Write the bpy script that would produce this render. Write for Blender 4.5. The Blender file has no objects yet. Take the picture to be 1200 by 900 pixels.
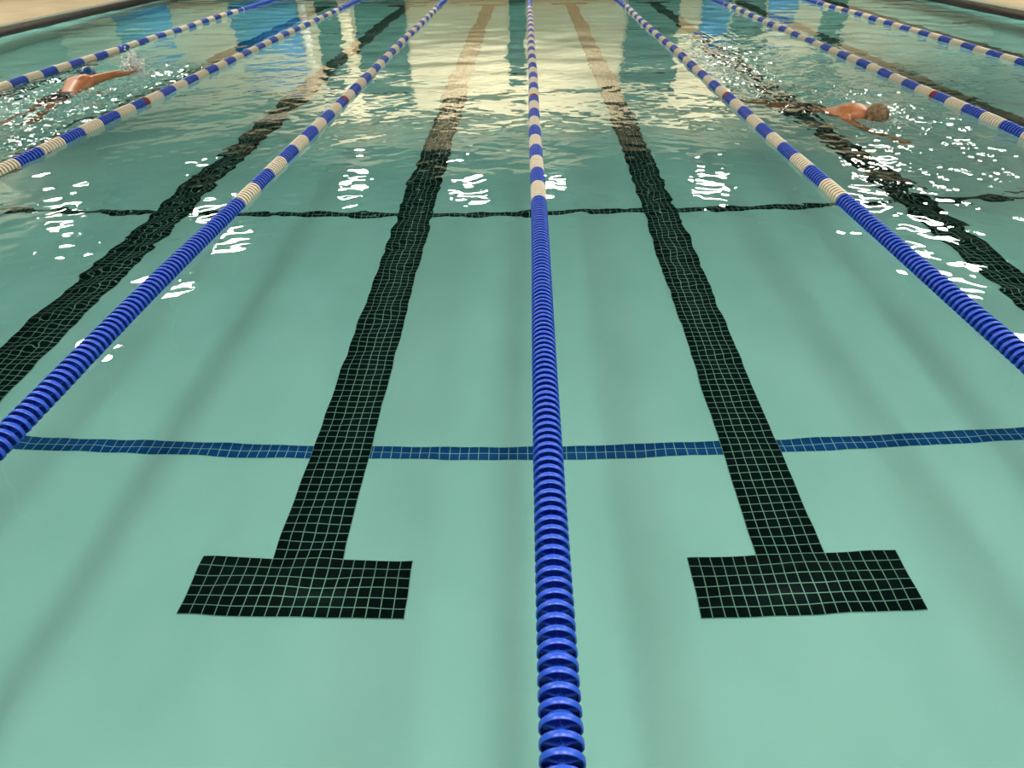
import bpy, bmesh, math, random
import numpy as np
from mathutils import Matrix, Vector

random.seed(7)
S = bpy.context.scene
COL = S.collection

# ------------------------------------------------------------------ camera, world, exposure
cam = bpy.data.cameras.new('camera')
cam_o = bpy.data.objects.new('camera', cam)
COL.objects.link(cam_o)
cam.sensor_width = 36.0
cam.lens = 808.11 * 36 / 1200
cam.clip_start = 0.05
_r, _d, _f = (0.9998, 0.01673, -0.01108), (0.00021, -0.5609, -0.82788), (-0.02006, 0.82771, -0.56079)
cam_o.matrix_world = Matrix(((_r[0], -_d[0], -_f[0], -0.0861), (_r[1], -_d[1], -_f[1], 0.0),
                             (_r[2], -_d[2], -_f[2], 1.6582), (0, 0, 0, 1)))
S.camera = cam_o

wd = bpy.data.worlds.new('hall_air')
S.world = wd
wd.use_nodes = True
wd.node_tree.nodes['Background'].inputs[0].default_value = (0.02, 0.02, 0.018, 1)

S.view_settings.view_transform = 'Standard'
S.view_settings.look = 'None'
S.view_settings.gamma = 1
S.view_settings.use_curve_mapping = False
S.view_settings.exposure = 0.0

cy = S.cycles
cy.use_denoising = True
cy.use_adaptive_sampling = False
cy.use_guiding = True
cy.use_surface_guiding = True
cy.use_volume_guiding = False
cy.guiding_training_samples = 48
cy.max_bounces = 12
cy.diffuse_bounces = 3
cy.glossy_bounces = 5
cy.transmission_bounces = 8
cy.caustics_refractive = True
cy.caustics_reflective = False
cy.sample_clamp_indirect = 6.0

LAMP_COLOUR = (1.0, 0.93, 0.80)
LAMP_POWER = 310.0           # lamps along the sides and the far end
NEAR_POWER = 350.0         # long lamps above the near end

# ------------------------------------------------------------------ dimensions (metres, water level z = 0)
W = 2.134                    # lane width
XL, XR = -9.40, 8.95         # pool sides
Y0, Y1 = 0.26, 20.90         # pool ends
DECK = 0.15                  # deck height above the water
TROW = 2.082                 # far edge of the near end bars
TP = 0.0504                  # tile pitch along the pool


def depth(x, y):
    return -(1.0705 + 0.0555 * (y - 2.082)) + 0.0262 * x


# ------------------------------------------------------------------ helpers
def mat(name, base, rough=0.5, spec=0.5, **kw):
    m = bpy.data.materials.new(name)
    m.use_nodes = True
    b = m.node_tree.nodes['Principled BSDF']
    b.inputs['Base Color'].default_value = (*base, 1)
    b.inputs['Roughness'].default_value = rough
    b.inputs['Specular IOR Level'].default_value = spec
    for k, v in kw.items():
        b.inputs[k].default_value = v
    return m


def noise_mix(m, c1, c2, scale, detail=4.0, lo=0.35, hi=0.65, stretch=(1, 1, 1)):
    nt = m.node_tree
    tc = nt.nodes.new('ShaderNodeTexCoord')
    mp = nt.nodes.new('ShaderNodeMapping')
    mp.inputs['Scale'].default_value = stretch
    nz = nt.nodes.new('ShaderNodeTexNoise')
    nz.inputs['Scale'].default_value = scale
    nz.inputs['Detail'].default_value = detail
    rp = nt.nodes.new('ShaderNodeValToRGB')
    rp.color_ramp.elements[0].position = lo
    rp.color_ramp.elements[0].color = (*c1, 1)
    rp.color_ramp.elements[1].position = hi
    rp.color_ramp.elements[1].color = (*c2, 1)
    nt.links.new(tc.outputs['Object'], mp.inputs['Vector'])
    nt.links.new(mp.outputs['Vector'], nz.inputs['Vector'])
    nt.links.new(nz.outputs['Fac'], rp.inputs['Fac'])
    nt.links.new(rp.outputs['Color'], nt.nodes['Principled BSDF'].inputs['Base Color'])
    return m


def tile_mat(name, tile, tile2, grout, px, py, line=0.0042):
    """square tiles with grout lines, counted from the object's own corner"""
    m = mat(name, tile, 0.5, 0.12)
    nt = m.node_tree
    N, L = nt.nodes.new, nt.links.new
    tc = N('ShaderNodeTexCoord')
    sp = N('ShaderNodeSeparateXYZ')
    L(tc.outputs['Object'], sp.inputs[0])

    def cell(out, p):
        d = N('ShaderNodeMath'); d.operation = 'DIVIDE'; d.inputs[1].default_value = p
        L(out, d.inputs[0])
        pp = N('ShaderNodeMath'); pp.operation = 'PINGPONG'; pp.inputs[1].default_value = 0.5
        L(d.outputs[0], pp.inputs[0])
        lt = N('ShaderNodeMath'); lt.operation = 'LESS_THAN'; lt.inputs[1].default_value = line / 2 / p
        L(pp.outputs[0], lt.inputs[0])
        fl = N('ShaderNodeMath'); fl.operation = 'FLOOR'
        L(d.outputs[0], fl.inputs[0])
        return lt.outputs[0], fl.outputs[0]
    gx, fx = cell(sp.outputs['X'], px)
    gy, fy = cell(sp.outputs['Y'], py)
    mx = N('ShaderNodeMath'); mx.operation = 'MAXIMUM'
    L(gx, mx.inputs[0]); L(gy, mx.inputs[1])
    cb = N('ShaderNodeCombineXYZ')
    L(fx, cb.inputs[0]); L(fy, cb.inputs[1])
    wn = N('ShaderNodeTexWhiteNoise')
    L(cb.outputs[0], wn.inputs['Vector'])
    m1 = N('ShaderNodeMix'); m1.data_type = 'RGBA'
    m1.inputs['A'].default_value = (*tile, 1); m1.inputs['B'].default_value = (*tile2, 1)
    L(wn.outputs['Value'], m1.inputs['Factor'])
    m2 = N('ShaderNodeMix'); m2.data_type = 'RGBA'
    m2.inputs['B'].default_value = (*grout, 1)
    L(mx.outputs[0], m2.inputs['Factor'])
    L(m1.outputs['Result'], m2.inputs['A'])
    L(m2.outputs['Result'], nt.nodes['Principled BSDF'].inputs['Base Color'])
    return m


def link(name, me, m, parent=None, loc=(0, 0, 0), smooth=False):
    o = bpy.data.objects.new(name, me)
    COL.objects.link(o)
    o.location = loc
    if m is not None and not me.materials:
        me.materials.append(m)
    if smooth:
        me.polygons.foreach_set('use_smooth', [True] * len(me.polygons))
    if parent is not None:
        o.parent = parent
    return o


def empty(name, loc=(0, 0, 0)):
    o = bpy.data.objects.new(name, None)
    COL.objects.link(o)
    o.location = loc
    return o


def tag(o, label=None, cat=None, group=None, kind=None):
    if label: o['label'] = label
    if cat: o['category'] = cat
    if group: o['group'] = group
    if kind: o['kind'] = kind
    return o


def np_mesh(name, v, f):
    """quads or triangles from numpy arrays"""
    me = bpy.data.meshes.new(name)
    v = np.asarray(v, np.float32); f = np.asarray(f, np.int32)
    me.vertices.add(len(v)); me.vertices.foreach_set('co', v.ravel())
    k = f.shape[1]
    me.loops.add(f.size); me.loops.foreach_set('vertex_index', f.ravel())
    me.polygons.add(len(f))
    me.polygons.foreach_set('loop_start', np.arange(0, f.size, k, dtype=np.int32))
    me.polygons.foreach_set('loop_total', np.full(len(f), k, np.int32))
    me.update(calc_edges=True)
    me.validate()
    return me


_BOXF = [(0, 3, 2, 1), (4, 5, 6, 7), (0, 1, 5, 4), (1, 2, 6, 5), (2, 3, 7, 6), (3, 0, 4, 7)]


def boxes(name, lst):
    v, f = [], []
    for (x0, y0, z0, x1, y1, z1) in lst:
        b = len(v)
        v += [(x0, y0, z0), (x1, y0, z0), (x1, y1, z0), (x0, y1, z0), (x0, y0, z1), (x1, y0, z1), (x1, y1, z1), (x0, y1, z1)]
        f += [tuple(b + i for i in q) for q in _BOXF]
    return np_mesh(name, v, f)


def floor_slab(name, x0, y0, w, l, lift, thick=0.004, n=2):
    """a thin tiled slab lying on the sloping pool floor; its own x, y start at its corner"""
    xs = np.linspace(0, w, n); ys = np.linspace(0, l, n)
    v = []
    base = depth(x0, y0)
    for t in (lift - thick, lift):
        for (x, y) in ((0, 0), (w, 0), (w, l), (0, l)):
            v.append((x, y, depth(x0 + x, y0 + y) - base + t))
    return np_mesh(name, v, _BOXF), (x0, y0, base)


# ------------------------------------------------------------------ materials
M_FLOOR = noise_mix(mat('pale_plaster', (.55, .62, .52), 0.8, 0.2), (.53, .60, .56), (.63, .685, .645), 1.7, 7, .3, .7, (1.0, .55, 1.0))  # plaster mottling, stretched and strengthened to imitate soft ripple light
M_PWALL = mat('plaster_wall', (.55, .64, .60), 0.8, 0.2)
M_BLACK = tile_mat('black_tile', (.003, .004, .005), (.006, .008, .009), (.40, .45, .36), 0.0492, TP, 0.0040)
M_BLACK_WIDE = tile_mat('black_tile_wide', (.003, .004, .005), (.006, .008, .009), (.40, .45, .36), 0.0520, TP, 0.0042)
M_BLUE = tile_mat('blue_tile', (.006, .055, .22), (.010, .070, .26), (.42, .50, .42), TP, TP, 0.0036)
M_JOINT = mat('dark_joint', (.05, .07, .06), 0.7)
M_DECK = noise_mix(mat('beige_deck', (.40, .33, .20), 0.6, 0.3), (.27, .225, .14), (.34, .285, .185), 1.6, 6, .3, .7)
M_COPING = mat('grey_green_coping', (.16, .18, .14), 0.4)
M_GUTTER = noise_mix(mat('dark_gutter_tile', (.02, .015, .010), 0.35), (.014, .010, .007), (.035, .022, .014), 6)
M_CREAM = noise_mix(mat('cream_wall', (.86, .76, .53), 0.8, 0.2), (.83, .73, .50), (.88, .79, .56), 0.8)
M_CEIL = mat('dark_ceiling', (.030, .032, .030), 0.9, 0.1)
M_SIDEWALL = mat('grey_green_wall', (.30, .29, .22), 0.9, 0.1)
M_DOORDARK = mat('dark_doorway_panel', (.020, .045, .040), 0.6, 0.3)  # doorway recesses as flat panels, their shade put into the dark colour
M_PANELBLUE = mat('bright_blue_panel', (.008, .13, .42), 0.5, 0.3)
M_PALE = mat('pale_panel', (.80, .80, .74), 0.6, 0.3)
M_BLUEDISC = noise_mix(mat('blue_plastic', (.020, .085, .62), 0.34, 0.5), (.016, .074, .52), (.022, .092, .60), 12)
M_WHITEDISC = noise_mix(mat('off_white_plastic', (.80, .72, .58), 0.35, 0.5), (.76, .68, .54), (.84, .77, .63), 10)
M_REDDISC = mat('dark_red_plastic', (.30, .022, .030), 0.35, 0.5)
M_CABLE = mat('steel_cable', (.25, .26, .28), 0.35, 0.5, Metallic=0.8)
M_SKIN = noise_mix(mat('wet_skin', (.50, .20, .09), 0.42, 0.5), (.40, .145, .05), (.50, .20, .085), 9)
M_CAP = mat('blue_swim_cap', (.010, .075, .22), 0.35, 0.5)
M_HAIR = noise_mix(mat('short_grey_brown_hair', (.16, .10, .055), 0.6, 0.4), (.13, .075, .038), (.30, .20, .115), 40)
M_TRUNK = mat('dark_swim_trunks', (.012, .013, .015), 0.7, 0.3)
M_FOAM = mat('white_foam', (.85, .87, .84), 0.35, 0.5)
M_HOUSING = mat('lamp_housing', (.5, .5, .48), 0.4)

M_WATER = bpy.data.materials.new('pool_water')
M_WATER.use_nodes = True
_nt = M_WATER.node_tree
_nt.nodes.clear()
_out = _nt.nodes.new('ShaderNodeOutputMaterial')
_gl = _nt.nodes.new('ShaderNodeBsdfGlass')
_gl.inputs['IOR'].default_value = 1.333
_gl.inputs['Roughness'].default_value = 0.0
_nt.links.new(_gl.outputs[0], _out.inputs['Surface'])
_va = _nt.nodes.new('ShaderNodeVolumeAbsorption')
SIG = (0.185, 0.014, 0.018)
_va.inputs['Color'].default_value = (1 - SIG[0], 1 - SIG[1], 1 - SIG[2], 1)
_va.inputs['Density'].default_value = 1.0
_nt.links.new(_va.outputs[0], _out.inputs['Volume'])

# ------------------------------------------------------------------ the setting
HX0, HX1, HY0, HY1, HZ = -15.5, 15.0, -6.0, 25.2, 7.6


def struct(name, me, m):
    o = link(name, me, m)
    o['kind'] = 'structure'
    return o


fv = [(x, y, depth(x, y)) for (x, y) in ((XL, Y0), (XR, Y0), (XR, Y1), (XL, Y1))]
pool_floor = struct('pool_floor', np_mesh('pool_floor', fv, [(0, 1, 2, 3)]), M_FLOOR)
zb = -2.7
struct('pool_wall_left', boxes('pool_wall_left', [(XL - .25, Y0 - .25, zb, XL, Y1 + .25, -.06)]), M_PWALL)
struct('pool_wall_right', boxes('pool_wall_right', [(XR, Y0 - .25, zb, XR + .25, Y1 + .25, -.06)]), M_PWALL)
struct('pool_wall_near', boxes('pool_wall_near', [(XL, Y0 - .25, zb, XR, Y0, -.06)]), M_PWALL)
struct('pool_wall_far', boxes('pool_wall_far', [(XL, Y1, zb, XR, Y1 + .25, -.06)]), M_PWALL)
g = .25
struct('trim_1', boxes('trim_1', [(XL - g, Y0 - g, -.06, XL, Y1 + g, DECK - .03)]), M_GUTTER)
struct('trim_2', boxes('trim_2', [(XR, Y0 - g, -.06, XR + g, Y1 + g, DECK - .03)]), M_GUTTER)
struct('trim_3', boxes('trim_3', [(XL, Y0 - g, -.06, XR, Y0, DECK - .03)]), M_GUTTER)
struct('trim_4', boxes('trim_4', [(XL, Y1, -.06, XR, Y1 + g, DECK - .03)]), M_GUTTER)
cw = .17
struct('trim_5', boxes('trim_5', [(XL - cw, Y0 - cw, DECK - .03, XL, Y1 + cw, DECK)]), M_COPING)
struct('trim_6', boxes('trim_6', [(XR, Y0 - cw, DECK - .03, XR + cw, Y1 + cw, DECK)]), M_COPING)
struct('trim_7', boxes('trim_7', [(XL, Y0 - cw, DECK - .03, XR, Y0, DECK)]), M_COPING)
struct('trim_8', boxes('trim_8', [(XL, Y1, DECK - .03, XR, Y1 + cw, DECK)]), M_COPING)
struct('floor', boxes('floor', [(HX0, HY0, DECK - .03, XL - cw, HY1, DECK - .002), (XR + cw, HY0, DECK - .03, HX1, HY1, DECK - .002),
                                (XL - cw, HY0, DECK - .03, XR + cw, Y0 - cw, DECK - .002), (XL - cw, Y1 + cw, DECK - .03, XR + cw, HY1, DECK - .002)]), M_DECK)
struct('ceiling', boxes('ceiling', [(HX0, HY0, HZ, HX1, HY1, HZ + .2)]), M_CEIL)
struct('wall_left', boxes('wall_left', [(HX0 - .2, HY0, DECK - .03, HX0, HY1, HZ)]), M_SIDEWALL)
struct('wall_right', boxes('wall_right', [(HX1, HY0, DECK - .03, HX1 + .2, HY1, HZ)]), M_SIDEWALL)
struct('wall_near', boxes('wall_near', [(HX0, HY0 - .2, DECK - .03, HX1, HY0, HZ)]), M_SIDEWALL)
# far wall: cream, upper band coloured dim to fade the reflection, dark near ceiling
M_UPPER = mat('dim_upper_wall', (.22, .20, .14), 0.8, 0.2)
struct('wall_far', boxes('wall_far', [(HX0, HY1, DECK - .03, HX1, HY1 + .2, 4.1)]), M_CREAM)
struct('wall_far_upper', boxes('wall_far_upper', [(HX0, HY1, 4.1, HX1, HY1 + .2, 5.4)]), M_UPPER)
struct('wall_far_top', boxes('wall_far_top', [(HX0, HY1 - .02, 5.4, HX1, HY1 + .2, HZ)]), M_CEIL)
_n = 8
for (x0, x1, z0, z1, mm) in [(-13.6, -11.7, .15, 2.0, M_PANELBLUE), (-9.7, -7.5, .15, 2.3, M_PANELBLUE), (-7.42, -7.2, .15, 2.0, M_PALE),
                             (-6.9, -6.15, .15, 3.5, M_DOORDARK), (-6.15, -5.8, .15, 1.9, M_CREAM), (-5.65, -4.0, .15, 3.5, M_DOORDARK),
                             (-.62, -.1, .15, 3.2, M_DOORDARK), (3.2, 4.85, .15, 3.5, M_DOORDARK), (5.6, 6.5, .15, 2.4, M_PANELBLUE),
                             (6.6, 7.6, .15, 3.5, M_DOORDARK), (7.7, 8.6, .15, 1.2, M_PANELBLUE), (9.4, 10.2, .15, 3.5, M_DOORDARK)]:
    _n += 1
    struct('trim_%d' % _n, boxes('panel', [(x0, HY1 - .06, z0, x1, HY1 - .001, z1)]), mm)

# ------------------------------------------------------------------ lamps
A, B_ = LAMP_POWER, NEAR_POWER
LAMPS = [(-9.4, y, 6.0, .95, .85, A) for y in (9.2, 12.6, 16.0, 19.8)]
LAMPS += [(10.4, y, 5.8, .95, .85, A) for y in (9.2, 12.4, 15.2, 17.4, 21.0)]
LAMPS += [(-14.3, y, 6.0, .8, .7, A * .5) for y in (15.3, 20.2)]
LAMPS += [(x, 23.5, 6.0, .95, .85, A) for x in (-6.0, -2.1, 0.65, 6.2)]
LAMPS += [(x, y, 6.0, .80, 2.15, B_ * q / 2) for x, q in ((-3.0, 1.05), (1.0, 1.0), (4.7, 1.0)) for y in (-.35, 1.95)]


def housing(sx, sy):
    hx, hy = sx / 2 + .04, sy / 2 + .04
    return boxes('housing', [(-hx, -hy, 0, hx, hy, .10), (-hx + .08, -hy + .08, .10, hx - .08, hy - .08, .16), (-.02, -.02, .16, .02, .02, 1.6)])


HOUSE = {}
for i, (x, y, z, sx, sy, pw) in enumerate(LAMPS):
    root = empty('ceiling_light', (x, y, z))
    if sy > 2:
        tag(root, 'long lamp hung from the dark ceiling above the near end of the pool', 'lamp', 'long lamps above the near end')
    else:
        tag(root, 'square lamp hung from the dark ceiling, seen as a white glint on the water', 'lamp', 'lamps above the pool hall')
    if (sx, sy) not in HOUSE:
        HOUSE[(sx, sy)] = housing(sx, sy)
    link('housing', HOUSE[(sx, sy)], M_HOUSING, root)
    ld = bpy.data.lights.new('lamp_light', 'AREA')
    ld.shape = 'RECTANGLE'
    ld.size, ld.size_y = sx, sy
    ld.energy = pw
    ld.color = LAMP_COLOUR
    ld.cycles.is_caustics_light = sy > 2 and y < 0
    lo = bpy.data.objects.new('lamp_light', ld)
    COL.objects.link(lo)
    lo.location = (0, 0, -.012)
    lo.parent = root

# ------------------------------------------------------------------ tiled marks on the pool floor
lane_words = ['at far left, along the left deck', 'under the lane of the blue capped swimmer', 'left of the first left rope',
              'left of the centre lane rope', 'right of the centre lane rope', 'right of the first right rope',
              'second lane right of centre', 'at far right, along the right deck']
for k in range(8):
    tp = 0.0520 if k < 4 else 0.0492
    sw, bw = 6 * tp, 18 * tp
    xc = (k - 3.5) * W + (.018 if k < 4 else -.006)
    root = empty('lane_line', (xc, TROW, depth(xc, TROW)))
    tag(root, 'black tiled lane line on the pool floor ' + lane_words[k], 'lane line', 'black lane lines on the pool floor')
    far = 20.1
    for nm, x0, y0, w, l in (('stem', xc - sw / 2, TROW, sw, far - TROW), ('end_bar', xc - bw / 2, TROW - 6 * TP, bw, 6 * TP), ('end_bar', xc - bw / 2, far, bw, 6 * TP)):
        me, loc = floor_slab(nm, x0, y0, w, l, .006, .006)
        o = link(nm, me, M_BLACK_WIDE if k < 4 else M_BLACK, root, Vector(loc) - root.location)
for nm, lab, y, rows, mm in (('tile_stripe', 'narrow blue tiled stripe crossing the pool floor nearest the camera', TROW + 12.65 * TP, 2, M_BLUE),
                             ('tile_stripe', 'narrow black tiled stripe crossing the pool floor beyond the blue one', 5.71, 2, M_BLACK)):
    me, loc = floor_slab(nm, XL, y, XR - XL, rows * TP, .003, .004)
    o = link(nm, me, mm, None, loc)
    tag(o, lab, 'tile stripe')
for y, lab in ((10.04, 'thin dark joint across the pool floor, nearest of the far joints'), (11.15, 'thin dark joint across the pool floor, second of the far joints'),
               (15.45, 'thin dark joint across the pool floor, farthest of the joints')):
    me, loc = floor_slab('floor_joint', XL, y, XR - XL, .035, .002, .003)
    o = link('floor_joint', me, M_JOINT, None, loc)
    tag(o, lab, 'floor joint')

# ------------------------------------------------------------------ water surface with its ripples
def sstep(a, b, x):
    t = np.clip((x - a) / (b - a), 0, 1)
    return t * t * (3 - 2 * t)


def box_mask(X, Y, x0, x1, y0, y1, sx, sy):
    return sstep(x0 - sx, x0 + sx, X) * (1 - sstep(x1 - sx, x1 + sx, X)) * sstep(y0 - sy, y0 + sy, Y) * (1 - sstep(y1 - sy, y1 + sy, Y))


_rng = np.random.default_rng(11)
_BANDS = []


def band(n, l0, l1, seed, ang=None, spread=math.pi):
    r = np.random.default_rng(seed)
    lam = np.exp(r.uniform(math.log(l0), math.log(l1), n))
    th = r.uniform(0, 2 * math.pi, n) if ang is None else r.normal(ang, spread, n)
    return 2 * math.pi / lam, th, r.uniform(0, 6.283, n)


B_FINE = band(26, .050, .10, 1)
B_SMALL = band(24, .12, .34, 2)
B_MID = band(18, .45, 1.1, 3)
B_LONG = band(10, 1.0, 2.4, 4)
B_CHOP0 = band(30, .050, .10, 7)
B_CHOP1 = band(26, .09, .20, 5)
B_CHOP2 = band(22, .25, .8, 6)
B_RING = band(7, .7, 1.5, 8, math.radians(80), .35)


def waves(b, X, Y, slope, cusp=False):
    k, th, ph = b
    a = slope * math.sqrt(2.0 / len(k))
    Z = np.zeros_like(X)
    for i in range(len(k)):
        Z += np.sin(k[i] * (X * math.cos(th[i]) + Y * math.sin(th[i])) + ph[i]) * (a / k[i])
    return Z


def height(X, Y):
    chopR = box_mask(X, Y, 2.25, 3.7, 7.3, 13.0, .22, .5) + .42 * box_mask(X, Y, 2.4, 4.1, 4.8, 7.5, .25, .25) + .35 * box_mask(X, Y, 3.4, 6.4, 4.3, 14, .5, .8)
    chopL = box_mask(X, Y, -6.35, -4.35, 5.6, 10.6, .25, 1.1)
    chop = np.clip(chopR + chopL, 0, 1)
    left = 1 - sstep(-2.7, -1.9, X)
    right = sstep(2.0, 2.6, X)
    busy = np.clip(left * .9 + right * 1.3, 0, 1.4)
    far = sstep(2, 9, Y)
    mid = sstep(2.2, 5.0, Y)
    Z = waves(B_FINE, X, Y, .0070) * (1 + .5 * busy) * (.35 + 1.1 * mid) * (1 - .95 * sstep(10.5, 13, Y))
    Z += waves(B_SMALL, X, Y, .0075) * (1 + 1.0 * busy) * (.70 + .9 * mid) * (1 - .55 * sstep(9, 14, Y))
    Z += waves(B_MID, X, Y, .0070) * (1 + 1.0 * busy) * (.8 + .5 * far)
    Z += waves(B_LONG, X, Y, .0050) * (1 + .8 * far + .4 * busy)
    ring = np.exp(-(((X + .3) / 2.0) ** 2 + ((Y - 9.8) / 1.3) ** 2))
    Z += waves(B_RING, X, Y, .030) * ring
    Z += chop * (waves(B_CHOP0, X, Y, .10) + waves(B_CHOP1, X, Y, .085) + waves(B_CHOP2, X, Y, .07))
    return Z


xs = np.linspace(XL, XR, 1050)
ys = np.concatenate([np.arange(Y0, 5.0, .019), np.arange(5.0, 11.0, .0165), np.arange(11.0, Y1, .042), [Y1]])
GX, GY = np.meshgrid(xs, ys)
GZ = height(GX, GY)
nx, ny = len(xs), len(ys)
ii = np.arange(nx * ny).reshape(ny, nx)
wf = np.stack([ii[:-1, :-1], ii[:-1, 1:], ii[1:, 1:], ii[1:, :-1]], -1).reshape(-1, 4)
water = link('pool_water', np_mesh('pool_water', np.stack([GX, GY, GZ], -1).reshape(-1, 3), wf), M_WATER, smooth=True)
tag(water, 'clear rippled green water filling the swimming pool', 'water', kind='stuff')
water.cycles.is_caustics_caster = True


def zw(x, y):
    return float(height(np.array([[x]], float), np.array([[y]], float))[0, 0])


# ------------------------------------------------------------------ lane ropes
PITCH = 0.0415
R0 = 0.056


def lathe_y(prof, n=32):
    """profile of (y, r) pairs turned about the rope's axis"""
    v, f = [], []
    for (y, r) in prof:
        for i in range(n):
            a = 2 * math.pi * i / n
            v.append((r * math.sin(a), y, r * math.cos(a)))
    for j in range(len(prof) - 1):
        for i in range(n):
            i2 = (i + 1) % n
            f.append((j * n + i, j * n + i2, (j + 1) * n + i2, (j + 1) * n + i))
    return v, f


def disc_geo(n=32, fins=6, dome=False):
    w, h = .0086, .0405
    prof = [(-h / 2, .011), (.0030, .013), (.0030, R0 - .0065), (-w, R0 - .0050), (-w * 1.0, R0 - .0015), (-w * .75, R0), (w * .75, R0), (w, R0 - .0015), (w, R0 - .0050)]
    if dome:
        prof += [(w + .001, .047), (w + .010, .043), (w + .019, .036), (w + .0215, .026), (w + .022, .011)]
    else:
        prof += [(.0055, R0 - .0065), (.0055, .013), (h / 2, .011)]
    v, f = lathe_y(prof, n)
    for k in range(fins):
        a = 2 * math.pi * k / fins
        c, s = math.cos(a), math.sin(a)
        t = .0009
        for (ya, yb) in ((-w * .7, .0031),):
            b = len(v)
            for (r, y) in ((.011, ya), (R0 - .004, ya), (R0 - .004, yb), (.011, yb)):
                for sg in (-1, 1):
                    v.append((r * s + sg * t * c, y, r * c - sg * t * s))
            f += [(b, b + 2, b + 4, b + 6), (b + 1, b + 7, b + 5, b + 3), (b, b + 1, b + 3, b + 2), (b + 2, b + 3, b + 5, b + 4), (b + 4, b + 5, b + 7, b + 6)]
    return np.array(v, float), f


DG = {d: disc_geo(32, 6, d) for d in (False, True)}
DG_LO = {d: disc_geo(16, 0, d) for d in (False, True)}


def disc_mesh(name, m, dome):
    v, f = DG[dome]
    me = np_mesh(name, v, f)
    me.materials.append(m)
    me.polygons.foreach_set('use_smooth', [True] * len(me.polygons))
    me.set_sharp_from_angle(angle=math.radians(38))
    return me


MESH = {(c, d): disc_mesh(c + '_disc', {'blue': M_BLUEDISC, 'white': M_WHITEDISC, 'red': M_REDDISC}[c], d) for c in ('blue', 'white', 'red') for d in (False, True)}

CAM = cam_o.matrix_world.inverted()


def in_frame(p):
    q = CAM @ Vector(p)
    z = -q.z
    x, y = 600 + 808.11 * q.x / z, 450 - 808.11 * q.y / z
    return -30 < x < 1230 and -30 < y < 930


def colour_at(i, ystart):
    """solid blue to 4.70 m, then white and blue bands of eight discs, the last two discs of some bands red"""
    y = ystart + i * PITCH
    j = int(round((y - 4.70) / PITCH))
    back = int(round((17.3 - 4.70) / PITCH))
    if j < 0 or j > back:
        return 'blue'
    b = j % 16
    if b < 8:
        return 'white'
    if b >= 14 and j // 16 in (4, 16):
        return 'red'
    return 'blue'


rope_labels = {
    0: 'blue and white lane rope in the middle, running straight up the picture',
    -1: 'blue and white lane rope, first to the left of the middle one',
    1: 'blue and white lane rope, first to the right of the middle one',
    -2: 'blue and white lane rope on the near side of the blue capped swimmer',
    2: 'blue and white lane rope beyond the swimmer with short brown hair',
    -3: 'blue and white lane rope between the blue capped swimmer and the left deck',
    3: 'blue and white lane rope nearest the right deck'}
rope_x = {0: (0, 0), -1: (-2.134 + .02, -2.134 + .085), 1: (2.134 - .02, 2.134 - .05), -2: (-4.268 - .09, -4.268 + .085),
          2: (4.268 + .07, 4.268 + .03), -3: (-6.402 - .10, -6.402 + .0), 3: (6.402 + .02, 6.402 - .06)}
for k in (0, -1, 1, -2, 2, -3, 3):
    ya, yb = Y0 + .09, Y1 - .10
    n = int((yb - ya) / PITCH)
    xa, xb = rope_x[k]
    root = empty('lane_rope', (xa, ya, 0))
    tag(root, rope_labels[k], 'lane rope', 'lane ropes floating on the pool')
    ph = random.uniform(0, 6)
    path = []
    for i in range(n):
        y = ya + i * PITCH
        t = (y - ya) / (yb - ya)
        x = xa + (xb - xa) * t + .008 * math.sin(y * .9 + ph) * (k != 0) + .004 * math.sin(y * 1.3 + ph)
        z = .006 + .004 * math.sin(y * 2.1 + ph * 2)
        path.append((x, y, z))
    # the float discs
    used = {'blue': 0, 'white': 0, 'red': 0}
    rest = {'blue': [], 'white': [], 'red': []}
    for i, p in enumerate(path):
        c = colour_at(i, ya)
        dome = (i % 4 == 2)
        if in_frame(p) and used[c] < 100:
            used[c] += 1
            o = bpy.data.objects.new(c + '_float_disc', MESH[(c, dome)])
            COL.objects.link(o)
            o.parent = root
            o.location = Vector(p) - root.location
            o.rotation_euler = (random.uniform(-.03, .03), random.uniform(-.12, .12), random.uniform(-.025, .025))
            o['label'] = c + ' plastic float disc'
        else:
            rest[c].append((p, dome))
    for c, lst in rest.items():
        if not lst:
            continue
        VV, FF, b = [], [], 0
        for p, dome in lst:
            v, f = DG_LO[dome]
            VV.append(v + np.array(p) - np.array(root.location)); FF.append(np.array(f) + b); b += len(v)
        me = np_mesh('discs', np.concatenate(VV), np.concatenate(FF))
        o = link(c + '_float_discs', me, {'blue': M_BLUEDISC, 'white': M_WHITEDISC, 'red': M_REDDISC}[c], root, smooth=True)
        me.set_sharp_from_angle(angle=math.radians(38))
        o['kind'] = 'stuff'
        o['label'] = c + ' float discs of the remaining length'
    # the cable through them, end to end of the pool
    pts = [(path[0][0], Y0, .0)] + path[::6] + [(path[-1][0], Y1, .0)]
    v, f = [], []
    for (x, y, z) in pts:
        for a in range(6):
            v.append((x - xa + .004 * math.cos(a * math.pi / 3), y - ya, z + .004 * math.sin(a * math.pi / 3)))
    for j in range(len(pts) - 1):
        for a in range(6):
            f.append((j * 6 + a, j * 6 + (a + 1) % 6, j * 6 + 6 + (a + 1) % 6, j * 6 + 6 + a))
    link('cable', np_mesh('cable', v, f), M_CABLE, root, smooth=True)

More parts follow.
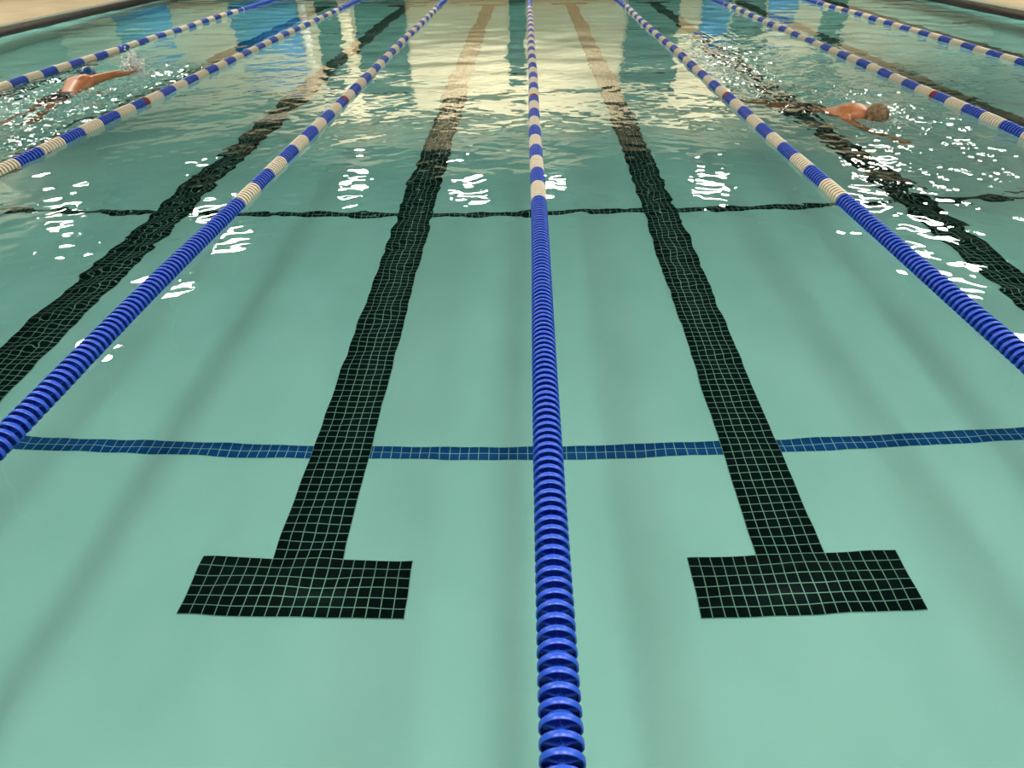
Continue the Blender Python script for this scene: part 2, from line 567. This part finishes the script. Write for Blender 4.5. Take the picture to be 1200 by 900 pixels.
# ------------------------------------------------------------------ swimmers
def capsule(V, F, a, b, ra, rb, n=12, m=5, flat=(1, 1, 1)):
    """a tapered limb segment with round ends"""
    a, b = Vector(a), Vector(b)
    d = (b - a)
    L = d.length
    d = d.normalized() if L > 1e-6 else Vector((0, 1, 0))
    q = d.to_track_quat('Z', 'Y').to_matrix()
    rings = []
    for i in range(m + 1):
        t = -math.pi / 2 + (math.pi / 2) * i / m
        rings.append((ra * math.sin(t), ra * math.cos(t)))
    for i in range(m + 1):
        t = (math.pi / 2) * i / m
        rings.append((L + rb * math.sin(t), rb * math.cos(t)))
    base = len(V)
    for (z, r) in rings:
        for i in range(n):
            an = 2 * math.pi * i / n
            V.append(a + q @ Vector((max(r, 1e-4) * math.cos(an), max(r, 1e-4) * math.sin(an), z)))
    for j in range(len(rings) - 1):
        for i in range(n):
            F.append((base + j * n + i, base + j * n + (i + 1) % n, base + (j + 1) * n + (i + 1) % n, base + (j + 1) * n + i))
    F.append(tuple(base + i for i in range(n))[::-1])
    F.append(tuple(base + (len(rings) - 1) * n + i for i in range(n)))


def ellipsoid(V, F, c, r, n=18, m=12, tilt=0.0):
    base = len(V)
    R = Matrix.Rotation(tilt, 3, 'X')
    for j in range(m + 1):
        t = math.pi * j / m
        for i in range(n):
            a = 2 * math.pi * i / n
            s = max(math.sin(t), 1e-3)
            V.append(Vector(c) + R @ Vector((r[0] * s * math.cos(a), r[1] * math.cos(t), r[2] * s * math.sin(a))))
    for j in range(m):
        for i in range(n):
            F.append((base + j * n + i, base + j * n + (i + 1) % n, base + (j + 1) * n + (i + 1) % n, base + (j + 1) * n + i))
    F.append(tuple(base + i for i in range(n))[::-1])
    F.append(tuple(base + m * n + i for i in range(n)))


def loft(V, F, secs, n=24):
    """torso: rings (centre, half width, half thickness) along y, a little squarer than an ellipse"""
    base = len(V)
    for (c, rx, rz) in secs:
        for i in range(n):
            a = 2 * math.pi * i / n
            ca, sa = math.cos(a), math.sin(a)
            V.append(Vector((c[0] + rx * math.copysign(abs(ca) ** .85, ca), c[1], c[2] + rz * math.copysign(abs(sa) ** .85, sa))))
    for j in range(len(secs) - 1):
        for i in range(n):
            F.append((base + j * n + i, base + j * n + (i + 1) % n, base + (j + 1) * n + (i + 1) % n, base + (j + 1) * n + i))
    F.append(tuple(base + i for i in range(n))[::-1])
    F.append(tuple(base + (len(secs) - 1) * n + i for i in range(n)))


def hand(V, F, wrist, direction, up, side):
    """palm, four unequal bent fingers and a thumb leaving the side of the palm"""
    d = Vector(direction).normalized()
    u = Vector(up); u = (u - d * u.dot(d)).normalized()
    s = d.cross(u) * side
    w = Vector(wrist)
    for off in (-.026, -.009, .009, .026):
        capsule(V, F, w + s * off * .7 + d * .01, w + s * off + d * .088, .015, .0125, 10, 4)
    for off, ln in ((-.031, .062), (-.0105, .078), (.0105, .072), (.031, .056)):
        a = w + s * off + d * .088
        b = a + d * ln * .5 + s * off * .10 - u * .004
        c = b + d * ln * .32 + s * off * .06 - u * .010
        e = c + d * ln * .2 - u * .012
        capsule(V, F, a, b, .0098, .0090, 8, 3); capsule(V, F, b, c, .0090, .0082, 8, 3); capsule(V, F, c, e, .0082, .0070, 8, 3)
    a = w + s * -.022 + d * .025
    b = a + s * -.032 + d * .030 - u * .008
    c = b + s * -.012 + d * .030 - u * .006
    capsule(V, F, a, b, .014, .011, 8, 3); capsule(V, F, b, c, .011, .0085, 8, 3)


def body_mesh(name, P):
    V, F = [], []
    secs = [((0, -.12, -.055), .085, .070), ((0, -.06, -.05), .150, .105), ((0, .03, -.04), .160, .108), ((0, .14, -.02), .140, .098), ((0, .26, .0), .150, .105),
            ((0, .38, .012), .172, .115), ((0, .47, .018), .182, .108), ((0, .53, .02), .150, .085), ((0, .58, .02), .075, .060)]
    loft(V, F, secs)
    for sg in (-1, 1):                                   # shoulder blades and buttocks
        ellipsoid(V, F, (sg * .075, .40, .085), (.060, .085, .045))
        ellipsoid(V, F, (sg * .075, -.05, .020), (.080, .100, .070))
        ellipsoid(V, F, (sg * .165, .49, .02), (.062, .065, .060))
    hc = Vector(P['head'])
    capsule(V, F, (0, .54, .02), hc + Vector((0, -.05, -.01)), .060, .055)
    ellipsoid(V, F, hc, (.076, .112, .098), tilt=P.get('headtilt', 0))
    ellipsoid(V, F, hc + Vector((0, .01, -.07)), (.055, .075, .055))     # face and jaw, looking down
    capsule(V, F, hc + Vector((0, .03, -.115)), hc + Vector((0, .0, -.135)), .010, .014, 8, 3)   # nose
    capsule(V, F, hc + Vector((-.02, -.035, -.118)), hc + Vector((.02, -.035, -.118)), .008, .008, 8, 3)   # lips
    for sg in (-1, 1):
        ellipsoid(V, F, hc + Vector((sg * .078, -.015, -.02)), (.010, .018, .030))   # ears
        sh = Vector((sg * .175, .49, .025))
        el, wr = Vector(P['elbow'][sg]), Vector(P['wrist'][sg])
        capsule(V, F, sh, el, .054, .040); capsule(V, F, el, el.lerp(wr, .35), .041, .040); capsule(V, F, el.lerp(wr, .3), wr, .040, .026)
        hand(V, F, wr, P['handdir'][sg], (0, 0, 1), sg)
        hp, kn, an, to = Vector((sg * .085, -.09, -.06)), Vector(P['knee'][sg]), Vector(P['ankle'][sg]), Vector(P['toe'][sg])
        capsule(V, F, hp, kn, .085, .055); capsule(V, F, kn, kn.lerp(an, .35), .055, .058); capsule(V, F, kn.lerp(an, .3), an, .056, .035)
        capsule(V, F, an, to, .036, .024); capsule(V, F, an.lerp(to, .5) + Vector((sg * .018, 0, 0)), to + Vector((sg * .02, .01, 0)), .026, .018)
    me = bpy.data.meshes.new(name)
    me.from_pydata([tuple(p) for p in V], [], F)
    me.update()
    return me


def swimmer(name, P, loc, rot, roll, label, wear):
    root = empty(name, loc)
    root.rotation_euler = (P.get('pitch', 0), roll, rot)
    tag(root, label, 'person')
    o = link('body', body_mesh('body', P), M_SKIN, root)
    rm = o.modifiers.new('skin', 'REMESH'); rm.mode = 'VOXEL'; rm.voxel_size = .0075; rm.use_smooth_shade = True
    sm = o.modifiers.new('smooth', 'SMOOTH'); sm.factor = .5; sm.iterations = 5
    hc = Vector(P['head'])
    # trunks follow the hips and the upper thighs
    V, F = [], []
    loft(V, F, [((0, -.13, -.055), .100, .080), ((0, -.06, -.05), .160, .117), ((0, .03, -.04), .168, .118), ((0, .075, -.03), .158, .112)])
    for sg in (-1, 1):
        ellipsoid(V, F, (sg * .075, -.05, .024), (.088, .105, .076))
        hp, kn = Vector((sg * .085, -.09, -.06)), Vector(P['knee'][sg])
        capsule(V, F, hp, hp.lerp(kn, .42), .095, .086)
    me = bpy.data.meshes.new('trunks'); me.from_pydata([tuple(p) for p in V], [], F); me.update()
    t = link('swim_trunks', me, M_TRUNK, root)
    rm = t.modifiers.new('cloth', 'REMESH'); rm.mode = 'VOXEL'; rm.voxel_size = .010; rm.use_smooth_shade = True
    t['label'] = 'dark swim trunks'
    # cap or hair: the crown of the head, down to the hairline
    V, F = [], []
    ellipsoid(V, F, hc + Vector((0, .006, .006)), (.084, .120, .105), 28, 18, P.get('headtilt', 0))
    me = bpy.data.meshes.new('crown'); me.from_pydata([tuple(p) for p in V], [], F); me.update()
    bm = bmesh.new(); bm.from_mesh(me)
    bmesh.ops.bisect_plane(bm, geom=bm.verts[:] + bm.edges[:] + bm.faces[:], plane_co=hc + Vector((0, -.02, -.045)), plane_no=(0, -.35, -1), clear_outer=True)
    bm.to_mesh(me); bm.free()
    c = link('swim_cap' if wear == 'cap' else 'hair', me, M_CAP if wear == 'cap' else M_HAIR, root, smooth=True)
    so = c.modifiers.new('thickness', 'SOLIDIFY'); so.thickness = .004
    c['label'] = 'blue swim cap' if wear == 'cap' else 'short grey brown hair'
    return root


crawl_away = dict(head=(-.02, .70, .03), headtilt=.1, pitch=.19,
                  elbow={1: (.33, .70, -.02), -1: (-.24, .68, -.18)}, wrist={1: (.34, .93, -.10), -1: (-.20, .90, -.30)},
                  handdir={1: (.15, .9, -.15), -1: (.1, .9, -.4)},
                  knee={1: (.10, -.52, -.12), -1: (-.10, -.52, -.10)}, ankle={1: (.09, -.93, -.24), -1: (-.10, -.94, -.17)},
                  toe={1: (.09, -1.10, -.26), -1: (-.10, -1.11, -.20)})
crawl_to = dict(head=(0, .71, .025), headtilt=.15, pitch=.165,
                elbow={1: (.24, .76, -.24), -1: (-.26, .34, -.24)}, wrist={1: (.18, .98, -.46), -1: (-.22, .12, -.30)},
                handdir={1: (.0, 1, -.2), -1: (-.1, -.9, -.3)},
                knee={1: (.10, -.52, -.13), -1: (-.10, -.52, -.16)}, ankle={1: (.09, -.93, -.20), -1: (-.10, -.92, -.30)},
                toe={1: (.09, -1.10, -.22), -1: (-.10, -1.09, -.34)})
swimmer('person', crawl_away, (-5.56, 8.56, -.090), math.radians(-3), -.20,
        'person in a blue swim cap swimming away on the left, right arm reaching forward', 'cap')
swimmer('person', crawl_to, (2.93, 7.62, -.110), math.radians(180 + 33), .08,
        'person with short brown hair swimming towards the camera on the right, back above the water', 'hair')

# ------------------------------------------------------------------ splashes: froth and drops about each swimmer
def froth(label, spots, seed):
    r = np.random.default_rng(seed)
    V, F = [], []
    ico = bmesh.new(); bmesh.ops.create_icosphere(ico, subdivisions=1, radius=1)
    iv = np.array([v.co[:] for v in ico.verts]); ifc = np.array([[v.index for v in f.verts] for f in ico.faces]); ico.free()
    b = 0
    for (cx, cy_, sx, sy, sz, n, r0, r1, flat) in spots:
        X = cx + r.normal(0, sx, n); Y = cy_ + r.normal(0, sy, n)
        Z = height(X[None, :], Y[None, :])[0]
        for i in range(n):
            rad = r0 + (r1 - r0) * r.random() ** 3
            up = abs(r.normal(0, sz)) if sz else 0
            a = r.uniform(0, 6.28)
            s = iv * rad * np.array([r.uniform(.7, 1.8), r.uniform(.5, 1.1), flat if up < .02 else .9])
            c, sn = math.cos(a), math.sin(a)
            s = np.stack([s[:, 0] * c - s[:, 1] * sn, s[:, 0] * sn + s[:, 1] * c, s[:, 2]], -1)
            V.append(s + np.array([X[i], Y[i], Z[i] + up])); F.append(ifc + b); b += len(iv)
    me = np_mesh('froth', np.concatenate(V), np.concatenate(F))
    o = link('splash', me, M_FOAM, smooth=True)
    tag(o, label, 'splash', kind='stuff')


froth('white froth and drops around the blue capped swimmer', [
    (-5.20, 9.66, .06, .06, .11, 520, .006, .024, .5), (-5.2, 9.6, .16, .16, .02, 300, .004, .016, .4), (-5.6, 8.6, .38, .8, 0, 700, .004, .015, .4),
    (-5.5, 7.3, .45, .6, 0, 500, .003, .012, .35), (-4.95, 8.0, .25, .9, 0, 420, .003, .012, .35)], 3)
froth('white froth and drops around the swimmer with short hair', [
    (3.45, 6.85, .16, .14, .01, 130, .003, .011, .4), (3.55, 7.7, .28, .30, 0, 320, .003, .011, .35), (2.62, 9.4, .22, .95, 0, 900, .004, .017, .4),
    (3.1, 5.7, .45, .4, 0, 120, .002, .006, .35), (2.55, 4.95, .22, .10, 0, 70, .003, .008, .35)], 4)


# the sunk surfaces take the light that the ripples focus
for o in COL.objects:
    top = o
    while top.parent is not None:
        top = top.parent
    if o.type == 'MESH' and top.name.split('.')[0] in ('pool_floor', 'lane_line', 'tile_stripe', 'floor_joint', 'person', 'pool_wall_left', 'pool_wall_right', 'pool_wall_near', 'pool_wall_far'):
        o.cycles.is_caustics_receiver = True
